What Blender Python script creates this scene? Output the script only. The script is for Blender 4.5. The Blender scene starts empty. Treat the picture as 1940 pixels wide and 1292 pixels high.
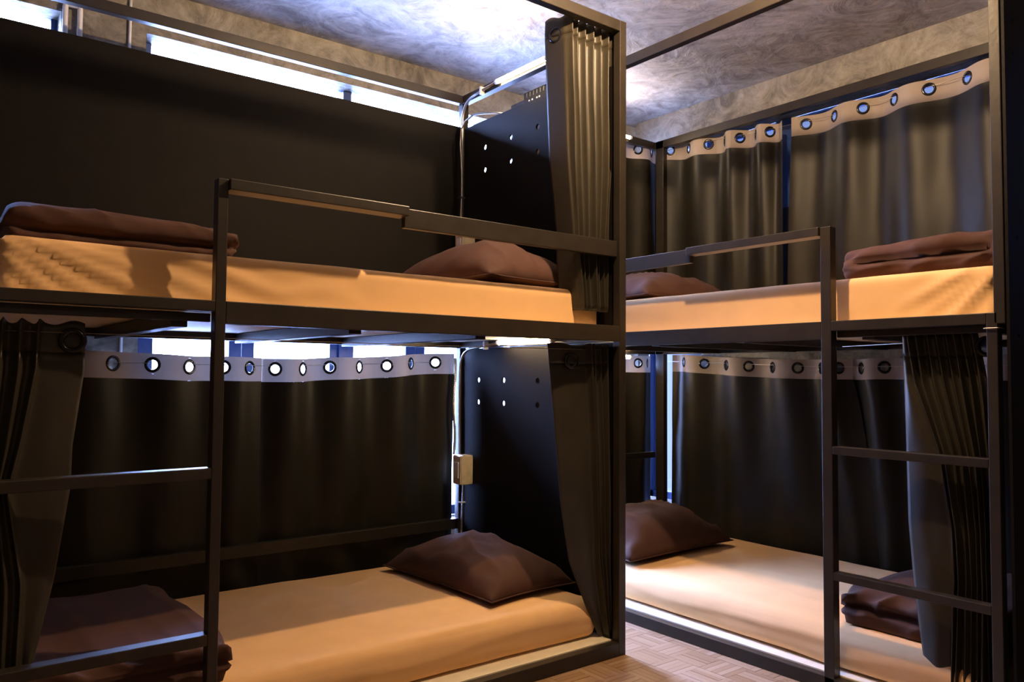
import bpy, math, random
from math import sin, cos, pi, sqrt, radians
from mathutils import Vector, Matrix, noise
random.seed(7)
SC = bpy.context.scene
COL = SC.collection

# ------------------------------------------------------------------ camera
CAM_LOC = (-2.1208, -2.05, 1.0112)
yaw, pitch, roll = radians(52.1807), radians(2.4952), radians(.4296)
Fv = Vector((cos(yaw)*cos(pitch), sin(yaw)*cos(pitch), sin(pitch)))
R0 = Vector((sin(yaw), -cos(yaw), 0)); U0 = R0.cross(Fv)
Rv = R0*cos(roll) + U0*sin(roll); Uv = U0*cos(roll) - R0*sin(roll)
cd = bpy.data.cameras.new('camera'); cam = bpy.data.objects.new('camera', cd); COL.objects.link(cam)
m = Matrix((Rv, Uv, -Fv)).transposed().to_4x4(); m.translation = CAM_LOC
cam.matrix_world = m
cd.sensor_width = 36; cd.lens = 1497.5*36/1940; cd.clip_start = .02
SC.camera = cam

# ------------------------------------------------------------------ world, lights, exposure
wd = bpy.data.worlds.new('sky'); SC.world = wd; wd.use_nodes = True
bg = wd.node_tree.nodes['Background']
bg.inputs[0].default_value = (.38, .51, 1.0, 1)
# hazy sky, brightest towards the sun's side (+Y), dimming smoothly round to the rest
_n = wd.node_tree.nodes; _l = wd.node_tree.links
_tc = _n.new('ShaderNodeTexCoord'); _m = _n.new('ShaderNodeVectorMath'); _m.operation = 'MULTIPLY'; _m.inputs[1].default_value = (1, 1, 0)
_nz = _n.new('ShaderNodeVectorMath'); _nz.operation = 'NORMALIZE'; _sp = _n.new('ShaderNodeSeparateXYZ')
_mr = _n.new('ShaderNodeMapRange'); _mr.interpolation_type = 'SMOOTHSTEP'
for _i, _v in ((1, .62), (2, .93), (3, 1.3), (4, 310.0)): _mr.inputs[_i].default_value = _v
_l.new(_tc.outputs['Generated'], _m.inputs[0]); _l.new(_m.outputs[0], _nz.inputs[0]); _l.new(_nz.outputs[0], _sp.inputs[0])
_l.new(_sp.outputs['Y'], _mr.inputs[0])
# dimmer towards the horizon and the shaded street below it
_s2 = _n.new('ShaderNodeSeparateXYZ'); _l.new(_tc.outputs['Generated'], _s2.inputs[0])
_g = _n.new('ShaderNodeMapRange'); _g.interpolation_type = 'SMOOTHSTEP'
for _i, _v in ((1, .0), (2, .60), (3, .16), (4, 1.0)): _g.inputs[_i].default_value = _v
_l.new(_s2.outputs['Z'], _g.inputs[0])
_p = _n.new('ShaderNodeMath'); _p.operation = 'MULTIPLY'; _l.new(_mr.outputs[0], _p.inputs[0]); _l.new(_g.outputs[0], _p.inputs[1])
_l.new(_p.outputs[0], bg.inputs[1])
def point(name, loc, power, colr, radius):
    ld = bpy.data.lights.new(name, 'POINT'); ld.energy = power; ld.color = colr; ld.shadow_soft_size = radius
    o = bpy.data.objects.new(name, ld); o.location = loc; COL.objects.link(o); return o
point('ceiling_bulb_light', (-.34, -.60, 2.47), 125, (1, .68, .39), .022)
point('room_fill_light', (-1.9, -2.7, 2.3), 10, (1, .70, .45), .05)  # unseen fill light on the camera side, raised to lift the curtain folds
vs = SC.view_settings
SC.display_settings.display_device = 'sRGB'
vs.view_transform = 'Standard'; vs.look = 'None'; vs.gamma = 1; vs.use_curve_mapping = False
vs.exposure = 0.0
LED_STRENGTH = 160

# ------------------------------------------------------------------ materials
def nm(name):
    mt = bpy.data.materials.new(name); mt.use_nodes = True
    nt = mt.node_tree; return mt, nt, nt.nodes['Principled BSDF']
def setin(b, **k):
    for a, v in k.items():
        b.inputs[a.replace('_', ' ')].default_value = v
def coords(nt, scale=(1, 1, 1), kind='Object', rot=(0, 0, 0)):
    tc = nt.nodes.new('ShaderNodeTexCoord'); mp = nt.nodes.new('ShaderNodeMapping')
    mp.inputs['Scale'].default_value = scale; mp.inputs['Rotation'].default_value = rot
    nt.links.new(tc.outputs[kind], mp.inputs[0]); return mp.outputs[0]
def tnoise(nt, vec, scale, detail=4, rough=.5, dist=0):
    n = nt.nodes.new('ShaderNodeTexNoise'); n.inputs['Scale'].default_value = scale
    n.inputs['Detail'].default_value = detail; n.inputs['Roughness'].default_value = rough
    n.inputs['Distortion'].default_value = dist
    nt.links.new(vec, n.inputs['Vector']); return n.outputs['Fac']
def ramp(nt, fac, stops):
    r = nt.nodes.new('ShaderNodeValToRGB'); e = r.color_ramp.elements
    e[0].position, e[0].color = stops[0][0], (*stops[0][1], 1)
    e[1].position, e[1].color = stops[-1][0], (*stops[-1][1], 1)
    for p, c in stops[1:-1]:
        x = e.new(p); x.color = (*c, 1)
    nt.links.new(fac, r.inputs[0]); return r.outputs[0]
def bump(nt, b, h, strength, dist=.01, prev=None):
    n = nt.nodes.new('ShaderNodeBump'); n.inputs['Strength'].default_value = strength
    n.inputs['Distance'].default_value = dist; nt.links.new(h, n.inputs['Height'])
    if prev is not None: nt.links.new(prev, n.inputs['Normal'])
    nt.links.new(n.outputs[0], b.inputs['Normal']); return n.outputs[0]

def metal_paint(name, c, rough=.42, spec=.5):
    mt, nt, b = nm(name); v = coords(nt)
    f = tnoise(nt, v, 14, 5, .6)
    nt.links.new(ramp(nt, f, [(.3, tuple(x*.8 for x in c)), (.7, tuple(x*1.25 for x in c))]), b.inputs['Base Color'])
    setin(b, Roughness=rough); b.inputs['Specular IOR Level'].default_value = spec; bump(nt, b, tnoise(nt, v, 60, 3), .25, .002); return mt
M_FRAME = metal_paint('dark_painted_steel', (.022, .0175, .0130), .38, .38)
M_PANEL = metal_paint('black_painted_board', (.0046, .0033, .0026), .65, .12)

def plaster(name, lo, hi, sc=1.0, st=1.0, kind=(1, 1, 1)):
    mt, nt, b = nm(name); v = coords(nt, kind)
    big = tnoise(nt, v, 1.6*sc, 4, .55, 1.2)
    med = tnoise(nt, v, 4.2*sc, 7, .66, 3.2)
    fine = tnoise(nt, v, 22*sc, 6, .7, 1.0)
    def mad(x, k, y=None, c=0):
        n = nt.nodes.new('ShaderNodeMath'); n.operation = 'MULTIPLY_ADD'; nt.links.new(x, n.inputs[0]); n.inputs[1].default_value = k
        if y is not None: nt.links.new(y, n.inputs[2])
        else: n.inputs[2].default_value = c
        return n.outputs[0]
    t = mad(fine, .18, mad(med, .47, mad(big, .35)))
    mid = tuple(x*.45+y*.55 for x, y in zip(lo, hi))
    nt.links.new(ramp(nt, t, [(.38, lo), (.50, mid), (.61, hi)]), b.inputs['Base Color'])
    setin(b, Roughness=.55)
    # long curved trowel ridges
    v2 = coords(nt, tuple(k*q for k, q in zip(kind, (1, 1.9, 1.4))), rot=(.3, .2, .6))
    r0 = tnoise(nt, v2, 1.7*sc, 3, .5, 2.2)
    rg = nt.nodes.new('ShaderNodeMath'); rg.operation = 'PINGPONG'; rg.inputs[1].default_value = .16; nt.links.new(r0, rg.inputs[0])
    p = bump(nt, b, rg.outputs[0], .30*st, .05)
    p = bump(nt, b, med, .35*st, .05, p)
    bump(nt, b, fine, .35*st, .008, p)
    return mt
M_CEIL = plaster('trowelled_cement_ceiling', (.16, .15, .135), (.56, .54, .50), 1.0, 1.1)
M_WALL = plaster('trowelled_cement_wall', (.10, .088, .068), (.36, .33, .27), 1.1, 1.0)

def cloth(name, c, rough=.8, weave=900, sheen=.2, bmp=.15, var=.12, trans=0, aniso=0, spec=.5):
    mt, nt, b = nm(name); v = coords(nt)
    f = tnoise(nt, v, 9, 4)
    nt.links.new(ramp(nt, f, [(.3, tuple(x*(1-var) for x in c)), (.7, tuple(min(1, x*(1+var)) for x in c))]), b.inputs['Base Color'])
    setin(b, Roughness=rough); b.inputs['Sheen Weight'].default_value = sheen
    b.inputs['Specular IOR Level'].default_value = spec
    v2 = coords(nt, (1, 1, 1))
    bump(nt, b, tnoise(nt, v2, weave, 1), bmp, .001)
    if trans:
        out = nt.nodes['Material Output']; t = nt.nodes.new('ShaderNodeBsdfTranslucent'); t.inputs[0].default_value = (*c, 1)
        ms = nt.nodes.new('ShaderNodeMixShader'); ms.inputs[0].default_value = trans
        nt.links.new(b.outputs[0], ms.inputs[1]); nt.links.new(t.outputs[0], ms.inputs[2]); nt.links.new(ms.outputs[0], out.inputs[0])
    return mt
M_SHEET = cloth('orange_cotton_sheet', (.79, .48, .225), .85, 700, .0, .1, .04, 0, 0, .3)
M_BROWN = cloth('dark_brown_cotton', (.062, .027, .019), .85, 600, .0, .15, .12, 0, 0, .3)
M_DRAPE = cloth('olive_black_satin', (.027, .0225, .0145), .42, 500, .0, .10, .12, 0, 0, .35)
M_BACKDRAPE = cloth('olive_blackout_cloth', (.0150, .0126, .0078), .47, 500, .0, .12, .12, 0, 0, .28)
M_HEM = cloth('olive_satin_hem', (.036, .030, .020), .42, 500, .0, .10, .12, 0, 0, .32)
M_BAND = cloth('beige_header_cloth', (.34, .285, .245), .8, 700, .0, .1, .05, .03, 0, .3)

def simple(name, c, rough=.5, metallic=0, scale=40, var=.1, **k):
    mt, nt, b = nm(name); v = coords(nt)
    nt.links.new(ramp(nt, tnoise(nt, v, scale, 3), [(.3, tuple(x*(1-var) for x in c)), (.7, tuple(min(1, x*(1+var)) for x in c))]), b.inputs['Base Color'])
    setin(b, Roughness=rough, Metallic=metallic); return mt
M_EYELET = simple('black_eyelet_plastic', (.008, .008, .012), .18)
M_PIPE = simple('galvanised_conduit', (.50, .49, .48), .33, .95)
M_WIRE = simple('steel_wire', (.5, .46, .4), .35, .9)
M_SWITCH = simple('cream_switch_plastic', (.62, .52, .36), .4)
M_WHITE = simple('white_plastic', (.75, .76, .78), .4)
M_TIE = simple('black_cable_tie', (.01, .01, .01), .4)
M_WINFRAME = simple('blue_cast_window_frame', (.020, .055, .20), .4)  # dark grey frames; the blue cast against the sky is put into the colour
M_BOARD = simple('cream_bed_board', (.74, .66, .50), .55, 0, 25, .06)
M_ROOM = simple('grey_room_paint', (.16, .13, .10), .8)

mt, nt, b = nm('warm_led_diffuser'); setin(b, Roughness=.4)
b.inputs['Base Color'].default_value = (1, .9, .75, 1)
b.inputs['Emission Color'].default_value = (1, .74, .43, 1); b.inputs['Emission Strength'].default_value = LED_STRENGTH
M_LED = mt
mt = bpy.data.materials.new('window_glass'); mt.use_nodes = True; nt = mt.node_tree
for n in list(nt.nodes): nt.nodes.remove(n)
o_ = nt.nodes.new('ShaderNodeOutputMaterial'); t_ = nt.nodes.new('ShaderNodeBsdfTransparent'); g_ = nt.nodes.new('ShaderNodeBsdfGlossy')
g_.inputs['Roughness'].default_value = .05; t_.inputs[0].default_value = (.93, .96, 1, 1)
fr = nt.nodes.new('ShaderNodeFresnel'); fr.inputs[0].default_value = 1.45; ms = nt.nodes.new('ShaderNodeMixShader')
nt.links.new(fr.outputs[0], ms.inputs[0]); nt.links.new(t_.outputs[0], ms.inputs[1]); nt.links.new(g_.outputs[0], ms.inputs[2]); nt.links.new(ms.outputs[0], o_.inputs[0])
M_GLASS = mt
# parquet: colour varies block by block
mt, nt, b = nm('oak_parquet')
oi = nt.nodes.new('ShaderNodeObjectInfo'); v = coords(nt, (3, 40, 3))
ad = nt.nodes.new('ShaderNodeMath'); ad.operation = 'MULTIPLY_ADD'; ad.inputs[1].default_value = .35
nt.links.new(tnoise(nt, v, 3, 5, .6, .6), ad.inputs[0]); 
ml = nt.nodes.new('ShaderNodeMath'); ml.operation = 'MULTIPLY'; ml.inputs[1].default_value = .65; nt.links.new(oi.outputs['Random'], ml.inputs[0]); nt.links.new(ml.outputs[0], ad.inputs[2])
nt.links.new(ramp(nt, ad.outputs[0], [(.1, (.24, .13, .062)), (.5, (.31, .185, .10)), (.9, (.38, .25, .155))]), b.inputs['Base Color'])
setin(b, Roughness=.42); bump(nt, b, tnoise(nt, v, 6, 4), .15, .002)
M_WOOD = mt
M_SUB = simple('dark_subfloor', (.05, .03, .02), .8)

# ------------------------------------------------------------------ mesh helpers
class MB:
    def __init__(s): s.v = []; s.f = []
    def box(s, x0, x1, y0, y1, z0, z1):
        n = len(s.v)
        s.v += [(x, y, z) for x in (x0, x1) for y in (y0, y1) for z in (z0, z1)]
        s.f += [tuple(n+i for i in q) for q in ((0, 1, 3, 2), (4, 6, 7, 5), (0, 4, 5, 1), (2, 3, 7, 6), (0, 2, 6, 4), (1, 5, 7, 3))]
        return s
    def tube(s, pts, r, seg=10, ridged=0):
        pts = [Vector(p) for p in pts]; n0 = len(s.v); k = len(pts)
        t = (pts[1]-pts[0]).normalized(); up = Vector((0, 0, 1)) if abs(t.z) < .9 else Vector((1, 0, 0))
        a = t.cross(up).normalized()
        for i, p in enumerate(pts):
            t = (pts[min(i+1, k-1)]-pts[max(i-1, 0)]).normalized()
            a = (a - t*a.dot(t)).normalized(); b_ = t.cross(a)
            rr = r*(1+ridged*(i % 2))
            for j in range(seg):
                an = 2*pi*j/seg; s.v.append(tuple(p+(a*cos(an)+b_*sin(an))*rr))
        for i in range(k-1):
            for j in range(seg):
                s.f.append((n0+i*seg+j, n0+i*seg+(j+1) % seg, n0+(i+1)*seg+(j+1) % seg, n0+(i+1)*seg+j))
        s.f.append(tuple(n0+j for j in range(seg))[::-1]); s.f.append(tuple(n0+(k-1)*seg+j for j in range(seg)))
        return s
    def grid(s, fn, nu, nv, closed_u=False):
        n0 = len(s.v)
        for i in range(nu + (0 if closed_u else 1)):
            for j in range(nv+1): s.v.append(tuple(fn(i/nu, j/nv)))
        w = nv+1; mu = nu if closed_u else nu+1
        for i in range(nu):
            for j in range(nv):
                a, b_ = i*w+j, ((i+1) % mu)*w+j
                s.f.append((n0+a, n0+b_, n0+b_+1, n0+a+1))
        return s
    def build(s, name, mat, parent=None, smooth=False, bevel=0, solid=0, origin=None):
        me = bpy.data.meshes.new(name)
        vs_ = s.v
        if origin is not None: vs_ = [tuple(a-b_ for a, b_ in zip(p, origin)) for p in s.v]
        me.from_pydata(vs_, [], s.f); me.update()
        me.materials.append(mat)
        if smooth: me.polygons.foreach_set('use_smooth', [True]*len(me.polygons))
        o = bpy.data.objects.new(name, me); COL.objects.link(o)
        if origin is not None: o.location = origin
        if parent is not None: attach(o, parent)
        if bevel:
            b_ = o.modifiers.new('bevel', 'BEVEL'); b_.width = bevel; b_.segments = 2; b_.limit_method = 'ANGLE'
        if solid:
            q = o.modifiers.new('thickness', 'SOLIDIFY'); q.thickness = solid; q.offset = 0
        return o
def attach(o, parent):
    o.parent = parent
    o.matrix_parent_inverse = Matrix.Translation(world_loc(parent)).inverted()
def world_loc(o):
    return WL.get(o.name, Vector((0, 0, 0)))
WL = {}
def tag(o, label, cat, group=None):
    o['label'] = label; o['category'] = cat
    if group: o['group'] = group
    return o
def thing(name, loc, label, cat, group=None):
    o = bpy.data.objects.new(name, None); o.location = loc; o.empty_display_size = .1; COL.objects.link(o)
    WL[o.name] = Vector(loc); return tag(o, label, cat, group)
def bxp(name, parent, mat, *b, bevel=.0022):
    return MB().box(*b).build(name, mat, parent, bevel=bevel)
def struct(o): o['kind'] = 'structure'; return o
def arc(pts, r=.05, n=7):
    "polyline with rounded corners"
    P = [Vector(p) for p in pts]; out = [P[0]]
    for i in range(1, len(P)-1):
        a = (P[i-1]-P[i]); b_ = (P[i+1]-P[i]); rr = min(r, a.length*.49, b_.length*.49)
        A = P[i]+a.normalized()*rr; B = P[i]+b_.normalized()*rr
        for k in range(n+1):
            t = k/n; out.append(A*(1-t)**2+P[i]*2*t*(1-t)+B*t*t)
    out.append(P[-1]); return out
def holed_patches(s0, s1, v0, v1, holes, a, r, step):
    """2D patches (lists of quads in s,v) covering the rectangle with round holes; returns verts, faces"""
    V = []; Fc = []
    def rect(x0, x1, y0, y1):
        nx = max(1, math.ceil((x1-x0)/step)); ny = max(1, math.ceil((y1-y0)/(step*2)))
        n = len(V)
        for i in range(nx+1):
            for j in range(ny+1): V.append((x0+(x1-x0)*i/nx, y0+(y1-y0)*j/ny))
        for i in range(nx):
            for j in range(ny):
                q = n+i*(ny+1)+j; Fc.append((q, q+ny+1, q+ny+2, q+1))
    colsx = sorted(set(round(h[0], 4) for h in holes))
    cur = s0
    for cx in colsx:
        if cx-a > cur: rect(cur, cx-a, v0, v1)
        ys = sorted(h[1] for h in holes if abs(h[0]-cx) < 1e-3); cy = v0
        for y in ys:
            if y-a > cy: rect(cx-a, cx+a, cy, y-a)
            n = len(V); N = 24
            for k in range(N):
                t = 2*pi*k/N; c, s_ = cos(t), sin(t); mm = max(abs(c), abs(s_))
                V.append((cx+r*c, y+r*s_)); V.append((cx+.5*(r+a/mm)*c, y+.5*(r+a/mm)*s_)); V.append((cx+a*c/mm, y+a*s_/mm))
            for k in range(N):
                q, w = n+3*k, n+3*((k+1) % N)
                Fc.append((q, w, w+1, q+1)); Fc.append((q+1, w+1, w+2, q+2))
            cy = y+a
        if v1 > cy: rect(cx-a, cx+a, cy, v1)
        cur = cx+a
    if s1 > cur: rect(cur, s1, v0, v1)
    return V, Fc

D = .283; W = 1.036; T = 2.343; TR = 2.373; C = 2.568
LW = 1.346; RW = 1.435         # inner faces of the two window walls
# ------------------------------------------------------------------ the room
struct(MB().box(-4.2, 1.535, -4.2, 1.446, C, C+.12).build('ceiling', M_CEIL))
fl = struct(MB().box(-4.2, 1.535, -4.2, 1.446, -.1, -.012).build('floor', M_SUB))
# the floor everywhere else: a plain parquet skin round the pieces built one by one
def herring():
    w, l, g = .024, .120, .0006
    me = bpy.data.meshes.new('parquet_block')
    B = MB().box(-l/2+g, l/2-g, -w/2+g, w/2-g, -.012, 0)
    me.from_pydata(B.v, [], B.f); me.materials.append(M_WOOD)
    far = MB(); cells = []
    for i in range(-35, 13):
        for j in range(-35, 12):
            for q in range(5):
                off = (q-2)*w; turned = (i+j) % 2; cx, cy = (i+.5)*l, (j+.5)*l
                x, y = (cx, cy+off) if not turned else (cx+off, cy)
                d = (x-.10)**2*1.6+(y+.12)**2*.6
                if 0 < x < D-.02 and -.9 < y < .5: d -= .35
                if y > 0 and x < -.02: d += 9
                if x > D+.04: d += 9
                cells.append((d, x, y, turned))
    cells.sort()
    for k, (d, x, y, turned) in enumerate(cells):
        if k < 296:
            o = bpy.data.objects.new('parquet_block', me); COL.objects.link(o)
            o.location = (x, y, random.uniform(-.0005, .0003)); o.rotation_euler = (0, 0, pi/2 if turned else 0); o.parent = fl
        else:
            hx, hy = (l/2-g, w/2-g) if not turned else (w/2-g, l/2-g)
            far.box(x-hx, x+hx, y-hy, y+hy, -.012, 0)
    o = far.build('parquet_field', M_WOOD); o.parent = fl; o['kind'] = 'stuff'
herring()
# window wall on the left (plane y = LW) with two openings and a pier
wl = MB()
wl.box(-4.2, 1.535, LW, LW+.10, 2.385, C)            # lintel
wl.box(-4.2, 1.535, LW, LW+.10, 0, .28)              # sill wall
wl.box(-1.672, -1.37, LW, LW+.10, .28, 2.385)      # pier
wl.box(-4.2, -2.25, LW, LW+.10, .28, 2.385)
wl.box(-2.25, -1.672, LW, LW+.10, .28, 2.03)
wl.box(1.40, 1.535, LW, LW+.10, .28, 2.385)
struct(wl.build('wall_left', M_WALL))
wr = MB()
wr.box(RW, RW+.10, -4.2, 1.30, 2.37, C)
wr.box(RW, RW+.10, -4.2, 1.30, 0, .28)
wr.box(RW, RW+.10, -1.6, .80, .28, 1.27)
wr.box(RW, RW+.10, -4.2, -1.6, .28, 2.37)
wr.box(RW, RW+.10, 1.28, 1.346, .28, 2.37)
struct(wr.build('wall_right', M_WALL))
struct(MB().box(-4.3, -4.2, -4.2, 1.9, 0, C).build('wall_back', M_ROOM))
struct(MB().box(-4.3, 1.9, -4.3, -4.2, 0, C).build('wall_front', M_ROOM))
def win_y(n, x0, x1, z0, z1, y, mains, mids):
    w = struct(bpy.data.objects.new('window_%d' % n, None)); COL.objects.link(w)
    def fr(*b): MB().box(*b).build('window_frame', M_WINFRAME, w, bevel=.002)
    fr(x0, x1, y, y+.03, z1+.001, z1+.03); fr(x0, x1, y, y+.05, z0, z0+.05); fr(x0, x1, y, y+.05, 1.98, 2.03)
    xs = [x0, *mains, x1]
    for x in xs: fr(x-.022, x+.022, y-.01, y+.06, z0, z1)
    for x in mids: fr(x-.056, x-.002, y, y+.04, z0+.05, 1.98); fr(x+.002, x+.056, y, y+.04, z0+.05, 1.98)
    for a, b_ in zip(xs[:-1], xs[1:]):
        for s_, dx in ((a+.022, .04), (b_-.062, .04)): fr(s_, s_+dx, y+.005, y+.04, z0+.05, 1.98)
        MB().box(a+.02, b_-.02, y+.02, y+.025, z0+.02, z1-.02).build('pane', M_GLASS, w)
win_y(1, -1.35, 1.40, .28, 2.385, LW+.104, (-.436, .48), (-.92, -.03, .94))
win_y(2, -2.25, -1.672, 1.98, 2.385, LW+.104, (), ())
w3 = struct(bpy.data.objects.new('window_3', None)); COL.objects.link(w3)
def fr3(*b): MB().box(*b).build('window_frame', M_WINFRAME, w3, bevel=.002)
X3 = RW+.104
fr3(X3, X3+.04, -1.6, .8, 2.345, 2.372); fr3(X3, X3+.05, -1.6, .8, 1.27, 1.31)
for y in (-1.58, -.65, .80): fr3(X3-.01, X3+.05, y-.03, y+.03, 1.27, 2.37)
fr3(X3-.01, X3+.05, .27, .375, 1.27, 2.37); MB().box(X3-.02, X3-.012, .18, .42, 1.27, 1.90).build('gap_darkening_board', M_PANEL, w3)  # mullion, and a dark board added to keep the curtain gap dark lower down
fr3(X3, X3+.05, .82, 1.28, .28, .32); fr3(X3, X3+.03, .82, 1.28, 2.371, 2.40); fr3(X3, X3+.05, 1.25, 1.28, .28, 2.37); fr3(X3, X3+.05, .80, .84, .28, 1.3)
MB().box(X3+.02, X3+.025, -1.58, .8, 1.29, 2.35).build('pane', M_GLASS, w3)
MB().box(X3+.02, X3+.025, .82, 1.27, .3, 2.35).build('pane', M_GLASS, w3)

# ------------------------------------------------------------------ bunks
def holes_panel(name, parent, mapper, s0, s1, v0, v1, holes, r, mat, thick=.009):
    "board with round through holes: two faces, hole rims and the outer edge"
    V, Fc = holed_patches(s0, s1, v0, v1, holes, r*1.6, r, .4)
    B = MB(); n = len(V)
    B.v = [mapper(s, v, 0) for s, v in V]+[mapper(s, v, thick) for s, v in V]
    B.f = list(Fc)+[tuple(n+i for i in f[::-1]) for f in Fc]
    for hs, hv in holes:
        q = len(B.v); N = 24
        for k in range(N):
            t = 2*pi*k/N; B.v += [mapper(hs+r*cos(t), hv+r*sin(t), 0), mapper(hs+r*cos(t), hv+r*sin(t), thick)]
        for k in range(N):
            a_, b_ = q+2*k, q+2*((k+1) % N); B.f.append((a_, a_+1, b_+1, b_))
    q = len(B.v)
    for s_, v in ((s0, v0), (s1, v0), (s1, v1), (s0, v1)): B.v += [mapper(s_, v, 0), mapper(s_, v, thick)]
    for k in range(4):
        a_, b_ = q+2*k, q+2*((k+1) % 4); B.f.append((a_, b_, b_+1, a_+1))
    return B.build(name, mat, parent)
HW = .034
LX = -2.0
bl = thing('bunk_bed', (-1, .5, 0), 'black steel double bunk on the left, along the wall with the long daylight slit', 'bunk bed', 'two steel bunk beds meeting in the corner')
def L(n, *b, **k): return bxp(n, bl, M_FRAME, *b, **k)
# posts
L('post', -.029, .005, 0, HW, 0, T); L('post', -.033, .001, W, W+HW, 0, T)
L('post', LX-HW, LX, 0, HW, 0, T); L('post', LX-HW, LX, W, W+HW, 0, T)
L('ladder_post', -1.487, -1.460, 0, .034, 0, 1.513)
# top rails
L('top_rail', LX, -.029, 0, HW, T-.042, T); L('top_rail', LX, -.033, W, W+HW, T-.040, T)
L('end_rail', -.033, .001, HW, W, T-.040, T); L('end_rail', LX-HW, LX, HW, W, T-.04, T)
# upper bed frame
L('bed_rail', LX, -1.487, 0, HW, 1.168, 1.1966); L('bed_rail', -1.460, -.029, 0, HW, 1.1379, 1.1966)
L('bed_rail', LX, -1.487, .035, .049, 1.143, 1.165); L('bed_rail', LX, -.033, W, W+HW, 1.1379, 1.1966)
L('end_rail', -.033, .001, HW, W, 1.138, 1.1966); L('end_rail', LX-HW, LX, HW, W, 1.138, 1.1966)
for x in (-1.56, -1.07, -.62):
    L('cross_beam', x-.02, x+.02, .050, W, 1.128, 1.165)
# guard rail: a flat stretch, then an upright stretch
L('guard_rail', -1.460, -.93, -.014, .046, 1.484, 1.513)
L('guard_rail', -.93, -.029, .014, .036, 1.453, 1.512)
# lower frame
L('bed_rail', LX, -.029, 0, HW, 0, .0483); L('bed_rail', LX, -.033, W, W+HW, 0, .0483)
L('end_rail', -.033, .001, HW, W, 0, .048); L('end_rail', LX-HW, LX, HW, W, 0, .048)
L('back_rail', LX, -.033, W, W+.028, .297, .344)
for z in (.772, .357): L('ladder_rung', LX, -1.487, 0, .038, z-.028, z)
for z0, z1 in ((1.1665, 1.1785), (.040, .052)):
    bxp('bed_board', bl, M_BOARD, LX, -.034, HW+.001, W-.001, z0, z1, bevel=.001)
p = bxp('back_panel', bl, M_PANEL, LX, .012, W+.036, W+.046, 1.14, 2.203, bevel=.001)
bxp('gap_light_blocker', bl, M_PANEL, .012, D-.002, W+.036, W+.046, 1.20, 1.95, bevel=.001)  # added board, keeps daylight through the gap off the upper right bed
hu = [(y, z) for y in (.488, .674, .869) for z in (1.954, 2.060)]
holes_panel('headboard_panel', bl, lambda s, v, t: (-.022+t, s, v), .036, W-.001, 1.20, 2.185, hu, .0125, M_PANEL)
hl = [(y, z) for y in (.479, .714, .904) for z in (.889, .990)]
holes_panel('headboard_panel', bl, lambda s, v, t: (-.022+t, s, v), .036, W-.001, .05, 1.134, hl, .0125, M_PANEL)

br = thing('bunk_bed', (.8, 0, 0), 'black steel double bunk on the right, beneath the sloping line of eyelet curtains', 'bunk bed', 'two steel bunk beds meeting in the corner')
def Q(n, *b, **k): return bxp(n, br, M_FRAME, *b, **k)
YE = -1.147
Q('post', D, D+HW, YE, YE+.029, 0, 1.197); Q('post', D, D+HW, -1.167, -1.138, 1.165, TR)
Q('post', D, D+HW, W-.0, W+HW, 0, TR); Q('post', D+W, D+W+HW, .975, 1.032, 0, TR)
Q('post', D+W, D+W+HW, YE-.02, YE+.012, 0, TR);
Q('ladder_post', D, D+.036, -.652, -.616, 0, 1.510)
Q('top_rail', D, D+HW, -1.138, W, TR-.042, TR); Q('top_rail', D+W, D+W+HW, YE, W, TR-.045, TR)
Q('end_rail', D+HW, D+W+HW, W, W+HW, TR-.040, TR); Q('end_rail', D+HW, D+W, -1.165, -1.135, TR-.04, TR)
Q('bed_rail', D, D+HW, YE+.029, -.652, 1.164, 1.1966); Q('bed_rail', D, D+HW, -.616, W, 1.1379, 1.1966)
Q('bed_rail', D+.035, D+.049, YE+.03, -.652, 1.143, 1.165); Q('bed_rail', D+W, D+W+HW, YE, W, 1.138, 1.1966)
Q('end_rail', D+HW, D+W, W, W+HW, 1.138, 1.1966); Q('end_rail', D+HW, D+W, YE, YE+.03, 1.138, 1.1966)
for y in (-.75, -.3, .15, .6): Q('cross_beam', D+.050, D+W, y-.02, y+.02, 1.135, 1.165)
Q('guard_rail', D-.012, D+.046, -.616, -.06, 1.481, 1.510); Q('guard_rail', D+.014, D+.036, -.06, W, 1.453, 1.508)
Q('bed_rail', D, D+HW, YE, W, 0, .046); Q('bed_rail', D+W, D+W+HW, YE, W, 0, .046)
Q('end_rail', D+HW, D+W, W, W+HW, 0, .046); Q('end_rail', D+HW, D+W, YE, YE+.03, 0, .046)
Q('end_rail', D+HW, D+W, W, W+.028, .548, .582)
for z, dz in ((.789, .0), (.385, 0)):
    Q('ladder_rung', D, D+.036, YE+.029, -.652, z-.026, z)
for z0, z1 in ((1.1665, 1.1785), (.038, .050)):
    bxp('bed_board', br, M_BOARD, D+HW+.001, D+W-.001, YE+.031, W-.001, z0, z1, bevel=.001)
hf = [(x, z) for x in (.345, .55, .76) for z in (1.405, 1.133, 1.934, 2.029)]
holes_panel('foot_panel', br, lambda s, v, t: (s, -1.178+t, v), D+.002, D+W, .0, TR, hf, .006, M_PANEL, .008)

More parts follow.
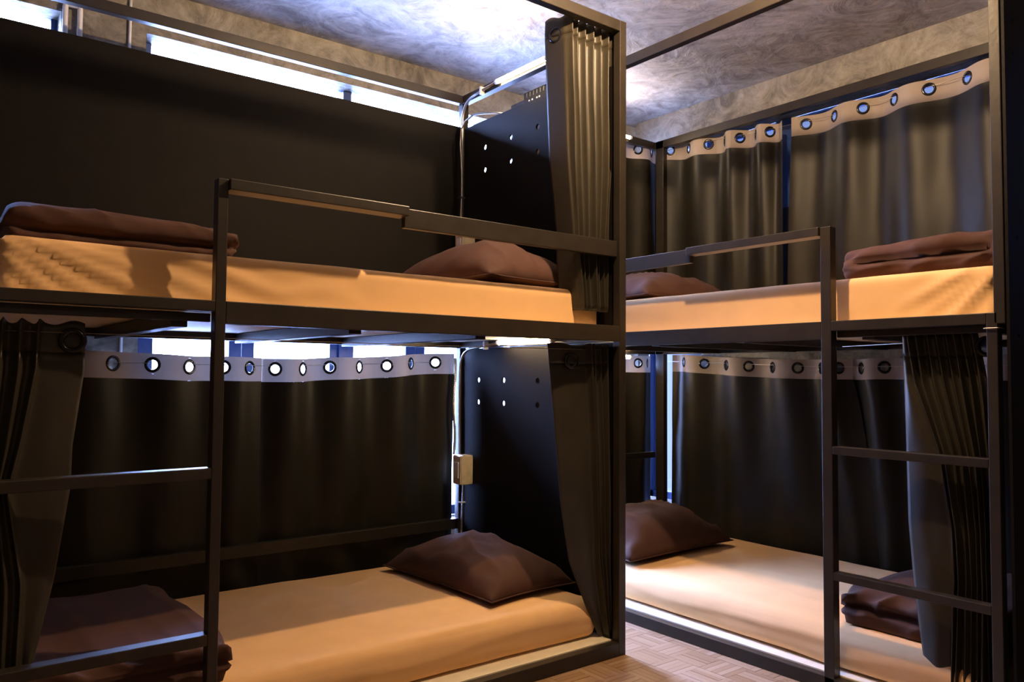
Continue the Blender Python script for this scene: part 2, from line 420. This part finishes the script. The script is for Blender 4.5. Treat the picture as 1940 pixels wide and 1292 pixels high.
# ------------------------------------------------------------------ soft things
def fbm(x, y, z=0, o=3): return noise.fractal(Vector((x, y, z)), 1.0, 2.0, o)
def ridge(x, y, z=0): return (1-abs(noise.noise(Vector((x, y, z)))))**6
def mattress(label, x0, x1, y0, y1, z0, z1, r, wr_fn, rot=0, name='mattress'):
    B = MB(); cx, cy = (x0+x1)/2, (y0+y1)/2
    hx, hy, hz = (x1-x0)/2, (y1-y0)/2, (z1-z0)/2; cz = (z0+z1)/2
    def put(a, b_, c):
        p = Vector((a*hx, b_*hy, c*hz)); q = Vector((max(-hx+r, min(hx-r, p.x)), max(-hy+r, min(hy-r, p.y)), max(-hz+r*.8, min(hz-r, p.z))))
        d = p-q
        n = d.normalized() if d.length > 1e-6 else Vector((0, 0, 1))
        if d.length > 1e-6: p = q+n*r*min(1, d.length/r if max(abs(d.x), abs(d.y), abs(d.z)) < r*.999 else 1)
        p = p+n*wr_fn(p, n)
        v = Matrix.Rotation(rot, 3, 'Z') @ p
        return (cx+v.x, cy+v.y, cz+v.z)
    NX, NY, NZ = int(2*hx/.016), int(2*hy/.016), 12
    sp = lambda t: t*2-1
    B.grid(lambda u, v: put(sp(u), sp(v), 1), NX, NY); B.grid(lambda u, v: put(sp(u), sp(v), -1), 8, 8)
    for s_ in (-1, 1):
        B.grid(lambda u, v: put(sp(u), s_, sp(v)), NX, NZ); B.grid(lambda u, v: put(s_, sp(u), sp(v)), NY, NZ)
    o = B.build(name, M_SHEET, None, smooth=True, origin=(cx, cy, z0))
    import bmesh
    bm = bmesh.new(); bm.from_mesh(o.data); bmesh.ops.remove_doubles(bm, verts=bm.verts, dist=.0008)
    bmesh.ops.recalc_face_normals(bm, faces=bm.faces); bm.to_mesh(o.data); bm.free()
    for q in o.data.polygons: q.use_smooth = True
    return tag(o, label, 'mattress', 'mattresses in orange sheets')
def fan(th, ks, w_): return sum(a*math.exp(-((th-t)/(w_*(.6+t)))**2) for t, a in ks)
KL = [(.10, .6), (.17, 1), (.27, .8), (.36, 1.1), (.50, .9), (.66, 1.1), (.86, .8), (1.1, 1)]
KR = [(.22, .5), (.42, .9), (.60, .5), (.80, 1.2), (1.12, .9), (1.35, 1.3)]
def wr_left_up(p, n):
    if n.z > .8: return .002*fbm(p.x*4, p.y*4)
    x, z = p.x-.99, p.z+1.255                                # drag folds fan out of the foot corner
    th = math.atan2(1.40-z, x+2.10)+.05*fbm(x*3, z*3)
    k = max(0, min(1, (-.95-x)/.45))
    return .010*(fan(th, KL, .035)-.45)*k + .0012*fbm(p.x*5, p.z*9)
def wr_right_up(p, n):
    if n.z > .8: return .002*fbm(p.x*4, p.y*4)
    y, z = p.y-.155, p.z+1.262
    th = math.atan2(1.41-z, y+1.20)+.05*fbm(y*3, z*3)
    k = max(0, min(1, (-.80-y)/.12))
    return .011*(fan(th, KR, .05)-.4)*k + .0022*fbm(p.y*2.5, p.z*14, 2)
def wr_low(ax):
    def f(p, n):
        t = p[ax]
        if n.z > .8: return .002*fbm(p.x*4, p.y*4)+.003*ridge(t*.9, (p.y if ax == 0 else p.x)*5, 3)
        return .003*fbm(t*3, p.z*14)+.006*ridge(t*1.1+p.z*5, p.z*9, 6)
    return f
mattress('orange-sheeted mattress on the upper left bed, folds dragged towards its foot', -1.95, -.036, .098, W-.002, 1.179, 1.332, .028, wr_left_up)
mattress('orange-sheeted mattress on the lower left bed, near the floor', -1.97, -.036, .10, W-.004, .053, .19, .05, wr_low(0), -.012)
mattress('orange-sheeted mattress on the upper right bed beside the black end post', D+.100, D+W-.002, -1.11, .80, 1.179, 1.346, .025, wr_right_up)
mattress('pale-lit orange mattress on the lower right bed behind the white board edge', D+.082, D+W-.004, -1.08, .93, .051, .188, .06, wr_low(1), -.02)

def pillow(label, x0, x1, y0, y1, z, th, rot=0, seed=0, tilt=0, lean=0):
    hx, hy = (x1-x0)/2, (y1-y0)/2; cx, cy = (x0+x1)/2, (y0+y1)/2
    B = MB(); N = 44
    def surf(sg):
        def f(u, v):
            a, b_ = 2*u-1, 2*v-1
            ea = 1-.10*(1-b_*b_)*abs(a)**3*1.0; eb = 1-.10*(1-a*a)*abs(b_)**3
            x = a*hx*(1-.07*(1-b_**2)) ; y = b_*hy*(1-.06*(1-a**2))
            t = ((1-abs(a)**2.6)*(1-abs(b_)**2.6))**.62
            edge = (1-t)
            w_ = .010*ridge(x*7+seed, y*3.2-seed, seed)*min(1, t*3)+.006*fbm(x*6+seed, y*6, seed)*min(1, t*4)
            w_ += .010*sin(b_*13+a*3+seed)*max(0, abs(a)-.62)*min(1, t*5)
            zt = th*(.86*t+w_*9) if sg > 0 else -th*.14*t
            z_ = th*.14+zt + tilt*x + lean*y
            z_ = max(z_, .002+ (.001 if sg > 0 else 0))
            c, s_ = cos(rot), sin(rot)
            return (x*c-y*s_, x*s_+y*c, z_)
        return f
    B.grid(surf(1), N, N); B.grid(surf(-1), N, N)
    o = B.build('pillow', M_BROWN, None, smooth=True); o.location = (cx, cy, z)
    import bmesh
    bm = bmesh.new(); bm.from_mesh(o.data); bmesh.ops.remove_doubles(bm, verts=bm.verts, dist=.0015)
    bmesh.ops.recalc_face_normals(bm, faces=bm.faces); bm.to_mesh(o.data); bm.free()
    for q in o.data.polygons: q.use_smooth = True
    # seam welt as a part of its own
    s_ = MB(); c, sn = cos(rot), sin(rot); pts = []
    for k in range(97):
        t = 4*k/96; e = int(t) % 4; f_ = (t-int(t))*2-1
        a, b_ = ((f_, -1), (1, f_), (-f_, 1), (-1, -f_))[e]
        x = a*hx*(1-.07*(1-b_**2)); y = b_*hy*(1-.06*(1-a**2))
        pts.append((x*c-y*sn, x*sn+y*c, max(.004, th*.14+tilt*x+lean*y)))
    s_.tube(pts, .0028, 6)
    w_ = s_.build('seam', M_BROWN, None, smooth=True); w_.parent = o
    return tag(o, label, 'pillow', 'brown pillows')
pillow('dark brown pillow on the upper left bed, under the guard rail by the gathered curtain', -.56, -.07, .15, .80, 1.333, .185, .10, 1.3)
pillow('plump dark brown pillow on the lower left bed, lit in the middle', -.47, -.05, .22, .93, .191, .165, .06, 4.1)
pillow('brown pillow on the upper right bed, half hidden by the corner post', .42, 1.08, .28, .72, 1.347, .15, .0, 7.7)
pillow('brown pillow on the lower right bed, in the corner by the bright slit', .38, 1.12, .35, .80, .189, .20, .03, 9.2)

def duvet(label, cx, cy, z, lx, ly, h, seed, axis='x', crease=0.0, lump=1.0):
    "folded duvet: rolls stacked, creased between; long side along axis"
    B = MB(); NS = 60; NR = 64
    lw = lx if axis == 'x' else ly; ld = ly if axis == 'x' else lx
    def f(u, v):
        w_ = 2*u-1; t = 2*pi*v
        # superellipse section
        c, s_ = cos(t), sin(t)
        ex = .22
        py = (abs(c)**ex)*(1 if c > 0 else -1); pz = (abs(s_)**.55)*(1 if s_ > 0 else -1)
        endr = max(0, 1-abs(w_)**14)**.5
        cr = math.exp(-((pz-crease)/.14)**2)
        side = min(1, abs(py)**10)
        d = ld/2*(1-.0*cr) - side*cr*.030*max(0, 1-max(0, abs(w_)-.75)*4)
        y = py*d
        zz = h*(.5+.5*pz)
        x = w_*lw/2*(1-.02*abs(pz))
        pk = max(0, abs(w_)-.72)/.28
        wr = .010*lump*ridge(x*4.5+seed, zz*16+x*7, y*1.2+seed)*(.5+side)+.012*lump*fbm(x*2.3+seed, y*2.3, zz*9)
        wr += pk*.012*sin(zz*130+y*20+seed*3)
        y += (1 if py > 0 else -1)*wr*side*.9
        if pz > .3: zz += wr*1.1+.012*fbm(x*1.7, y*1.9, seed)
        # ends rounded: pull sections in
        mid = h*.5; zz = mid*(.8+.2*endr)+(zz-mid)*(.45+.55*endr) if abs(w_) > .8 else zz
        if pz < -.6: zz = max(0, zz*.2) if endr > .7 else zz
        yy = y*(.93+.07*endr)
        # layer crease on the ends too
        x -= (1 if w_ > 0 else -1)*pk*cr*.008
        zz = max(.0, zz)
        return (x, yy, zz) if axis == 'x' else (yy, x, zz)
    n0 = len(B.v)
    B.grid(f, NS, NR)
    B.f.append(tuple(range(0, NR))[::-1]); B.f.append(tuple(NS*(NR+1)+j for j in range(NR)))
    o = B.build('folded_duvet', M_BROWN, None, smooth=True); o.location = (cx, cy, z)
    import bmesh
    bm = bmesh.new(); bm.from_mesh(o.data); bmesh.ops.remove_doubles(bm, verts=bm.verts, dist=.0006)
    bmesh.ops.recalc_face_normals(bm, faces=bm.faces); bm.to_mesh(o.data); bm.free()
    for q in o.data.polygons: q.use_smooth = True
    return tag(o, label, 'duvet', 'folded brown duvets')
duvet('long flat brown duvet folded at the foot of the upper left bed', -1.652, .475, 1.334, .565, .62, .092, 2.1, 'x', -.45, .45)
duvet('wide brown duvet folded on the lower left bed, behind the blue-lit ladder rung', -1.68, .44, .192, .58, .72, .125, 5.3, 'x')
duvet('double-rolled reddish brown duvet on the upper right bed by the end post', .82, -.845, 1.348, .72, .53, .115, 8.8, 'y')
duvet('small purplish brown duvet folded on the lower right bed, behind the ladder', .735, -.85, .190, .66, .50, .130, 11.4, 'y')

# ------------------------------------------------------------------ curtains
def ring(parent, c, n, r, tr=.006):
    n = Vector(n).normalized(); a = n.cross(Vector((0, 0, 1))).normalized(); b_ = a.cross(n)
    B = MB(); N, K = 24, 8
    for i in range(N):
        t = 2*pi*i/N; d = a*cos(t)+b_*sin(t)
        for j in range(K):
            q = 2*pi*j/K; p = Vector(c)+d*(r+tr*cos(q))+n*tr*.6*sin(q); B.v.append(tuple(p))
    for i in range(N):
        for j in range(K):
            B.f.append((i*K+j, i*K+(j+1) % K, ((i+1) % N)*K+(j+1) % K, ((i+1) % N)*K+j))
    return B.build('eyelet', M_EYELET, parent, smooth=True)

def interp(tab, x):
    if x <= tab[0][0]: return tab[0][1]
    for (a, p), (b_, q) in zip(tab[:-1], tab[1:]):
        if x <= b_: return p+(q-p)*(x-a)/(b_-a)
    return tab[-1][1]
def eyelet_curtain(label, axis, plane, eyes, s0, s1, bottom, sign=1, A=.026, up=.042, dn=.053, er=.0215, group=None, seed=0, slant=0, hem=None, ends=None):
    """eyes: [(s, z)] in rising s; the cloth weaves through them, one eyelet facing each way in turn"""
    th = thing('eyelet_curtain', (0, 0, 0), label, 'curtain', group or 'eyelet curtains along the windows')
    ks = [(s, k) for k, (s, z) in enumerate(eyes)]
    sp = (eyes[-1][0]-eyes[0][0])/max(1, len(eyes)-1) if len(eyes) > 1 else .13
    def phase(s):
        if s < eyes[0][0]: return (s-eyes[0][0])/sp
        if s > eyes[-1][0]: return len(eyes)-1+(s-eyes[-1][0])/sp
        return interp(ks, s)
    zt = [(s, z) for s, z in eyes]
    def wave(s, fall=0):
        ph = phase(s)
        a = A*(1+.35*noise.noise(Vector((s*3, fall*.5, seed))))*(1-.35*fall)
        base = a*sin(pi*ph)*sign
        return base+fall*(.016*fbm(s*4+seed, fall*1.5, seed)+.010*sin(pi*ph*.5+seed))
    def P(s, z, fall=0):
        s2 = s + (interp(slant, s)*fall if slant else 0)
        d = plane+wave(s, fall)
        return (s2, d, z) if axis == 'x' else (d, s2, z)
    # header with real holes, in (s, dz) space
    V, Fc = holed_patches(s0, s1, -dn, up, [(s, 0.0) for s, z in eyes if s0+.03 < s < s1-.03], er+.012, er-.001, .014)
    B = MB(); B.v = [P(s, interp(zt, s)+dz) for s, dz in V]; B.f = Fc
    B.build('header_band', M_BAND, th, smooth=True)
    for s, z in eyes:
        if not (s0+.03 < s < s1-.03): continue
        dw = (wave(s+.002)-wave(s-.002))/.004
        n = (-dw, 1, 0) if axis == 'x' else (1, -dw, 0)
        ring(th, P(s, z), n, er+.002, .0058)
    NU = int((s1-s0)/.0085); NV = 22
    def fd(u, v):
        s = s0+(s1-s0)*u; zt_ = interp(zt, s)-dn; zb = bottom+(.006*sin(s*30+seed))
        z = zt_+(zb-zt_)*v
        return P(s, z, v**.8)
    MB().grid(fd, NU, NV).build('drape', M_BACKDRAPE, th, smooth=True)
    return th
YP = W+.052
GB = 'eyelet curtains round the lower beds'
GU = 'eyelet curtains round the upper right bed'
eyelet_curtain('left eyelet curtain behind the lower left bed, pierced by the brightest first eyelets', 'x', YP,
    [(-1.93, 1.05), (-1.77, 1.047), (-1.64, 1.047), (-1.507, 1.044), (-1.374, 1.041), (-1.242, 1.034), (-1.114, 1.035), (-1.010, 1.033)], -1.97, -.955, .06, sign=-1, A=.02, seed=1, group=GB)
eyelet_curtain('right eyelet curtain behind the lower left bed, reaching the light switch corner', 'x', YP,
    [(-.906, 1.030), (-.787, 1.031), (-.667, 1.040), (-.528, 1.043), (-.393, 1.050), (-.269, 1.062), (-.138, 1.069)], -.955, -.047, .06, sign=-1, A=.027, seed=2, group=GB)
XP = D+W+.045
# right, upper
eyelet_curtain('narrow eyelet curtain at the head of the upper right bed, one face-on eyelet', 'x', W+.045,
    [(.73, 2.325), (.86, 2.325), (.99, 2.322), (1.10, 2.322), (1.222, 2.322), (1.335, 2.325)], .36, 1.395, 1.21, sign=-1, A=.022, seed=3, group=GU)
eyelet_curtain('tightly folded eyelet curtain between the corner and the blue-tinted window mullion, upper right', 'y', XP,
    [(.238, 2.262), (.300, 2.266), (.385, 2.272), (.482, 2.277), (.580, 2.283), (.688, 2.290), (.826, 2.298), (.96, 2.316)], .222, 1.09, 1.19, sign=1, A=.030, seed=4, group=GU)
eyelet_curtain('widest eyelet curtain over the upper right bed, from the mullion to end post', 'y', XP,
    [(-1.05, 2.285), (-.93, 2.28), (-.79, 2.275), (-.645, 2.266), (-.490, 2.262), (-.338, 2.259), (-.194, 2.257), (-.052, 2.257), (.096, 2.255)], -1.13, .158, 1.19, sign=-1, A=.028, seed=5, group=GU, slant=[(-.3, 0), (.158, .045)])
# right, lower
eyelet_curtain('narrow eyelet curtain at the head of the lower right bed, left of the bright slit', 'x', W+.045,
    [(.73, 1.088), (.86, 1.088), (.99, 1.088), (1.10, 1.088), (1.222, 1.087), (1.30, 1.088)], .36, 1.352, .08, sign=-1, A=.022, seed=6, group=GB)
eyelet_curtain('broad eyelet curtain behind the lower right bed, bright slit at its left edge', 'y', XP,
    [(-.06, 1.057), (.03, 1.057), (.153, 1.058), (.295, 1.061), (.436, 1.067), (.577, 1.074), (.722, 1.083), (.864, 1.093)], -.115, .964, .10, sign=-1, A=.027, seed=7, group=GB, slant=[(-.1, -.16), (.5, 0)])
eyelet_curtain('dark eyelet curtain behind the lower right bed, partly hidden by the slanting gathered curtain', 'y', XP+.02,
    [(-.95, 1.06), (-.80, 1.058), (-.66, 1.058), (-.52, 1.058), (-.39, 1.058), (-.268, 1.060), (-.160, 1.056)], -1.0, -.10, .10, sign=1, A=.026, seed=8, group=GB, slant=[(-.9, 0), (-.1, -.10)])

def gathered(label, axis, plane, rows, nfold, amp, eye, flat=(.0, .0), seed=0, seam=None, sgn=1, endamp=1.0):
    """rows: (z, left, mid, right); flat cloth left..mid, folds mid..right"""
    th = thing('gathered_curtain', (0, 0, 0), label, 'curtain', 'gathered curtains on the bed fronts')
    rows = sorted(rows, key=lambda r: -r[0]); z0, z1 = rows[0][0], rows[-1][0]
    tl = [(-r[0], r[1]) for r in rows]; tm = [(-r[0], r[2]) for r in rows]; tr_ = [(-r[0], r[3]) for r in rows]
    rnd = random.Random(seed); wts = [rnd.uniform(.75, 1.3) for _ in range(nfold)]; tot = sum(wts)
    cum = [0]
    for w_ in wts: cum.append(cum[-1]+w_/tot)
    am = [rnd.uniform(.75, 1.2) for _ in range(nfold)]
    NF = 12; NU = NF+nfold*12; NV = 46
    def f(u, v):
        z = z0+(z1-z0)*v; l, m_, r = interp(tl, -z), interp(tm, -z), interp(tr_, -z)
        i = u*NU
        if i <= NF:
            c = i/NF; s = l+(m_-l)*c; d = flat[0]*(1-c)+flat[1]*sin(pi*c)
            d += .006*fbm(s*9, z*4, seed)*(1-abs(2*c-1))
        else:
            k = (i-NF)/12; q = min(int(k), nfold-1); ph = k-q
            c = cum[q]+(cum[q+1]-cum[q])*(ph+.10*sin(2*pi*ph)); s = m_+(r-m_)*c
            a = amp*am[q]*(1+.25*noise.noise(Vector((q*1.7, z*2.2, seed))))
            a *= 1-(1-endamp)*v**3
            d = -a*((1-cos(2*pi*ph))/2)**.9
            d += .006*noise.noise(Vector((k*.8, z*2.5, seed+5)))
            s += .006*noise.noise(Vector((k*1.1, z*3.2, seed)))*min(1, 3*v)
        # tops dip a little fold by fold
        zz = z+(1-v)**20*.006*sin(i*.5)
        d = plane+sgn*d
        return (s, d, zz) if axis == 'x' else (d, s, zz)
    vh = .07/(z0-z1)
    MB().grid(lambda u, v: f(u, v*vh), NU, 5).build('header_band', M_HEM, th, smooth=True, solid=.0022)
    MB().grid(lambda u, v: f(u, vh+v*(1-vh)), NU, NV).build('drape', M_DRAPE, th, smooth=True, solid=.0016)
    if eye:
        (s, z, nx, ny, off) = eye
        c = (s, plane+off, z) if axis == 'x' else (plane+off, s, z)
        ring(th, c, (nx, ny, 0), .024, .007)
        # dark disc of the opening's far lining
    return th
gathered('tall gathered satin curtain at the upper left bed, beside the glowing upper lamp', 'x', .072,
    [(2.325, -.262, -.245, .000), (2.27, -.264, -.245, .000), (2.09, -.255, -.240, .000), (1.81, -.240, -.222, -.003), (1.55, -.205, -.196, -.025), (1.43, -.200, -.19, -.030), (1.25, -.18, -.17, -.030)],
    7, .023, (-.252, 2.262, -1, -.25, .038), flat=(.085, -.004), seed=3)
gathered('gathered curtain at the lower left bed, tapering to a point on the white board', 'x', .072,
    [(1.125, -.306, -.142, .000), (.85, -.273, -.119, .000), (.56, -.241, -.10, .000), (.35, -.200, -.092, .000), (.17, -.115, -.062, -.004), (.056, -.052, -.036, -.012)],
    5, .024, (-.212, 1.066, -.12, -1, -.012), flat=(.012, -.006), seed=5)
gathered('brown-black curtain bunched at the far left of the lower left bed, by the ladder', 'x', .072,
    [(1.128, -1.768, -1.853, -1.99), (1.017, -1.766, -1.857, -1.99), (.835, -1.787, -1.885, -1.99), (.74, -1.788, -1.905, -1.99), (.53, -1.816, -1.872, -1.99), (.33, -1.856, -1.876, -1.99), (.06, -1.90, -1.91, -1.99)],
    4, .024, (-1.797, 1.086, -.3, -1, -.013), flat=(.01, -.004), seed=8)
gathered('slanting gathered curtain tied beside the right ladder on the lower right bed', 'y', D+.072,
    [(1.150, -.846, -.862, -1.068), (1.0, -.850, -.88, -1.092), (.79, -.854, -.955, -1.105), (.57, -.857, -.985, -1.112), (.42, -.868, -.99, -1.112), (.26, -.884, -.985, -1.110), (.10, -.905, -.98, -1.108)],
    8, .021, (-1.092, 1.105, -1, -.5, -.0), flat=(.008, -.008), seed=11)

# curtain wires
def wire(label, pts, r=.0012):
    o = MB().tube(pts, r, 6).build('curtain_wire', M_WIRE, None, smooth=True)
    return tag(o, label, 'wire', 'curtain wires')
wire('thin taut wire under the upper left bed rail, holding the front curtains', [(LX, .062, 1.104), (-.9, .062, 1.103), (-.031, .062, 1.108)])
wire('thin wire threaded along the curtains behind the lower left bed', [(LX, YP, 1.052), (-.9, YP, 1.042), (-.034, YP, 1.075)])
wire('thin wire threaded along the curtains behind the upper right bed', [(XP, -1.14, 2.285), (XP, -.0, 2.263), (XP, 1.03, 2.325)])
wire('thin wire threaded along the curtains behind the lower right bed', [(XP, -1.14, 1.067), (XP, 0, 1.063), (XP, 1.03, 1.10)])
w_ = wire('thin wire looped round the right end post, holding the slanting curtain', arc([(D+.075, -.65, 1.115), (D+.075, -1.10, 1.128), (D+.04, -1.110, 1.150), (D-.004, -1.113, 1.153), (D-.004, -1.152, 1.153), (D+.03, -1.152, 1.152)], .004, 3), .0016)

# ------------------------------------------------------------------ lamps, conduit, switches
def led(label, y0, y1, x, z, tilt=0):
    t = thing('led_tube_lamp', (x, (y0+y1)/2, z), label, 'lamp', 'warm LED tube lamps')
    MB().tube([(x, y0+.012, z), (x, y1-.012, z)], .0095, 14).build('diffuser', M_LED, t, smooth=True)
    MB().box(x+.006, x+.014, y0, y1, z-.006, z+.012).build('backing', M_WHITE, t, bevel=.001)
    for a, b_ in ((y0, y0+.013), (y1-.013, y1)):
        MB().tube([(x, a, z), (x, b_, z)], .011, 12).build('end_cap', M_WHITE, t, smooth=False)
led('glowing tube lamp high on the upper left headboard rail, mostly behind the curtain', .395, .752, -.048, 2.322)
led('glowing tube lamp under the upper left bed rail, above the lower pillow', .335, .705, -.062, 1.1525)
def conduit(label, zbox, ztop, ylamp, zl, name='conduit_pipe'):
    t = thing(name, (-.05, 1.0, zbox), label, 'pipe', 'metal conduits in the bed corner')
    MB().tube(arc([(-.045, 1.018, zbox), (-.045, 1.020, ztop), (-.048, ylamp+.0, zl)], .10, 10), .0062, 12).build('pipe', M_PIPE, t, smooth=True)
    MB().box(-.058, -.035, ylamp+.10, ylamp+.112, zl-.026, zl+.010).build('clip', M_WHITE, t, bevel=.001)
    return t
c1 = conduit('silver conduit bending from the upper left switch to the upper lamp', 1.675, 2.305, .755, 2.322)
MB().tube([(-.062+.012*sin((z-1.68)*7.5), 1.012, z) for z in (1.67, 1.74, 1.8, 1.86, 1.92, 1.98, 2.04, 2.1)]+[(-.058, 1.010, 2.17), (-.050, .985, 2.205), (-.045, .93, 2.222), (-.03, .86, 2.214), (-.005, .80, 2.205), (.06, .76, 2.2)], .0045, 8).build('cable', M_PIPE, c1, smooth=True)
MB().box(-.068, -.034, 1.005, 1.028, 1.842, 1.848).build('cable_tie', M_TIE, c1)
c2 = conduit('silver conduit bending from the lower left switch to the lower lamp', .645, 1.125, .708, 1.1525)
flex = [(-.078+.004*sin(k*.09), 1.014, .645+.0045*k) for k in range(100)]
MB().tube(flex, .0055, 8, .18).build('flexible_sleeve', M_PIPE, c2, smooth=False)
flex2 = [(-.042-.012*k/60, .985, .51-.0045*k) for k in range(60)]
MB().tube(flex2, .0045, 8, .2).build('flexible_sleeve', M_PIPE, c2, smooth=False)
MB().box(-.066, -.036, .975, .99, .424, .430).build('cable_tie', M_WHITE, c2)
def switch(label, z0, z1):
    t = thing('switch_box', (-.05, .965, z0), label, 'switch', 'cream switch boxes')
    MB().box(-.088, -.024, .935, 1.005, z0, z1).build('housing', M_SWITCH, t, bevel=.004)
    MB().box(-.0915, -.087, .940, 1.000, z0+.004, z1-.004).build('face_plate', M_SWITCH, t, bevel=.001)
    r_ = MB().box(-.096, -.091, .952, .985, z0+.03, z1-.03).build('rocker', M_WHITE, t, bevel=.0015)
switch('cream switch box above the upper left pillow', 1.545, 1.672)
switch('cream switch box halfway up the corner of the lower left bed', .512, .645)
def led_x(label, x0, x1, y, z):
    t = thing('led_tube_lamp', ((x0+x1)/2, y, z), label, 'lamp', 'warm LED tube lamps')
    MB().tube([(x0+.012, y, z), (x1-.012, y, z)], .0095, 14).build('diffuser', M_LED, t, smooth=True)
    MB().box(x0, x1, y+.006, y+.014, z-.006, z+.012).build('backing', M_WHITE, t, bevel=.001)
    for a, b_ in ((x0, x0+.013), (x1-.013, x1)):
        MB().tube([(a, y, z), (b_, y, z)], .011, 12).build('end_cap', M_WHITE, t, smooth=False)
led_x('bright lamp tip just right of the corner post, at the upper right bed', .74, 1.098, W-.02, 2.352)
led_x('bright lamp tip just right of the corner post, at the lower right bed', .74, 1.098, W-.02, 1.118)
# black slotted box fixed on the far side of the headboard
t = thing('slotted_box', (.05, .5, 2.2), 'black slotted box with white ties peeping over the upper left headboard', 'box')
MB().box(.035, .075, .30, .655, 2.175, 2.262).build('housing', M_PANEL, t, bevel=.002)
for y in (.615, .594, .562, .545, .45, .40): MB().box(.0325, .035, y-.003, y+.003, 2.175, 2.222).build('tie', M_WHITE, t)
for k in range(14):
    y = .33+.023*k; MB().box(.0335, .036, y, y+.006, 2.238, 2.256).build('slot', M_TIE, t)
# plastic pipe loop on the pier, and a slim pipe next to it
o = MB().tube(arc([(-1.677+.015, 1.325, 2.10), (-1.662, 1.325, 2.412), (-1.612, 1.325, 2.412), (-1.612, 1.325, 2.10)], .012, 5), .010, 10).build('pipe_loop', M_WHITE, None, smooth=True)
tag(o, 'white plastic pipe loop on the pier above the black panel, upper left', 'pipe')
o = MB().tube([(-1.50, 1.33, 2.10), (-1.50, 1.33, 2.30), (-1.452, 1.332, 2.405)], .005, 8).build('pipe_stub', M_PIPE, None, smooth=True)
o2 = MB().tube(arc([(-1.433, 1.337, .3), (-1.433, 1.337, 2.40), (-1.433, 1.337, 2.5)], .01, 3), .006, 8).build('thin_pipe', M_WHITE, None, smooth=True)
tag(o2, 'thin white pipe running up the concrete pier', 'pipe')
bpy.data.objects.remove(o)
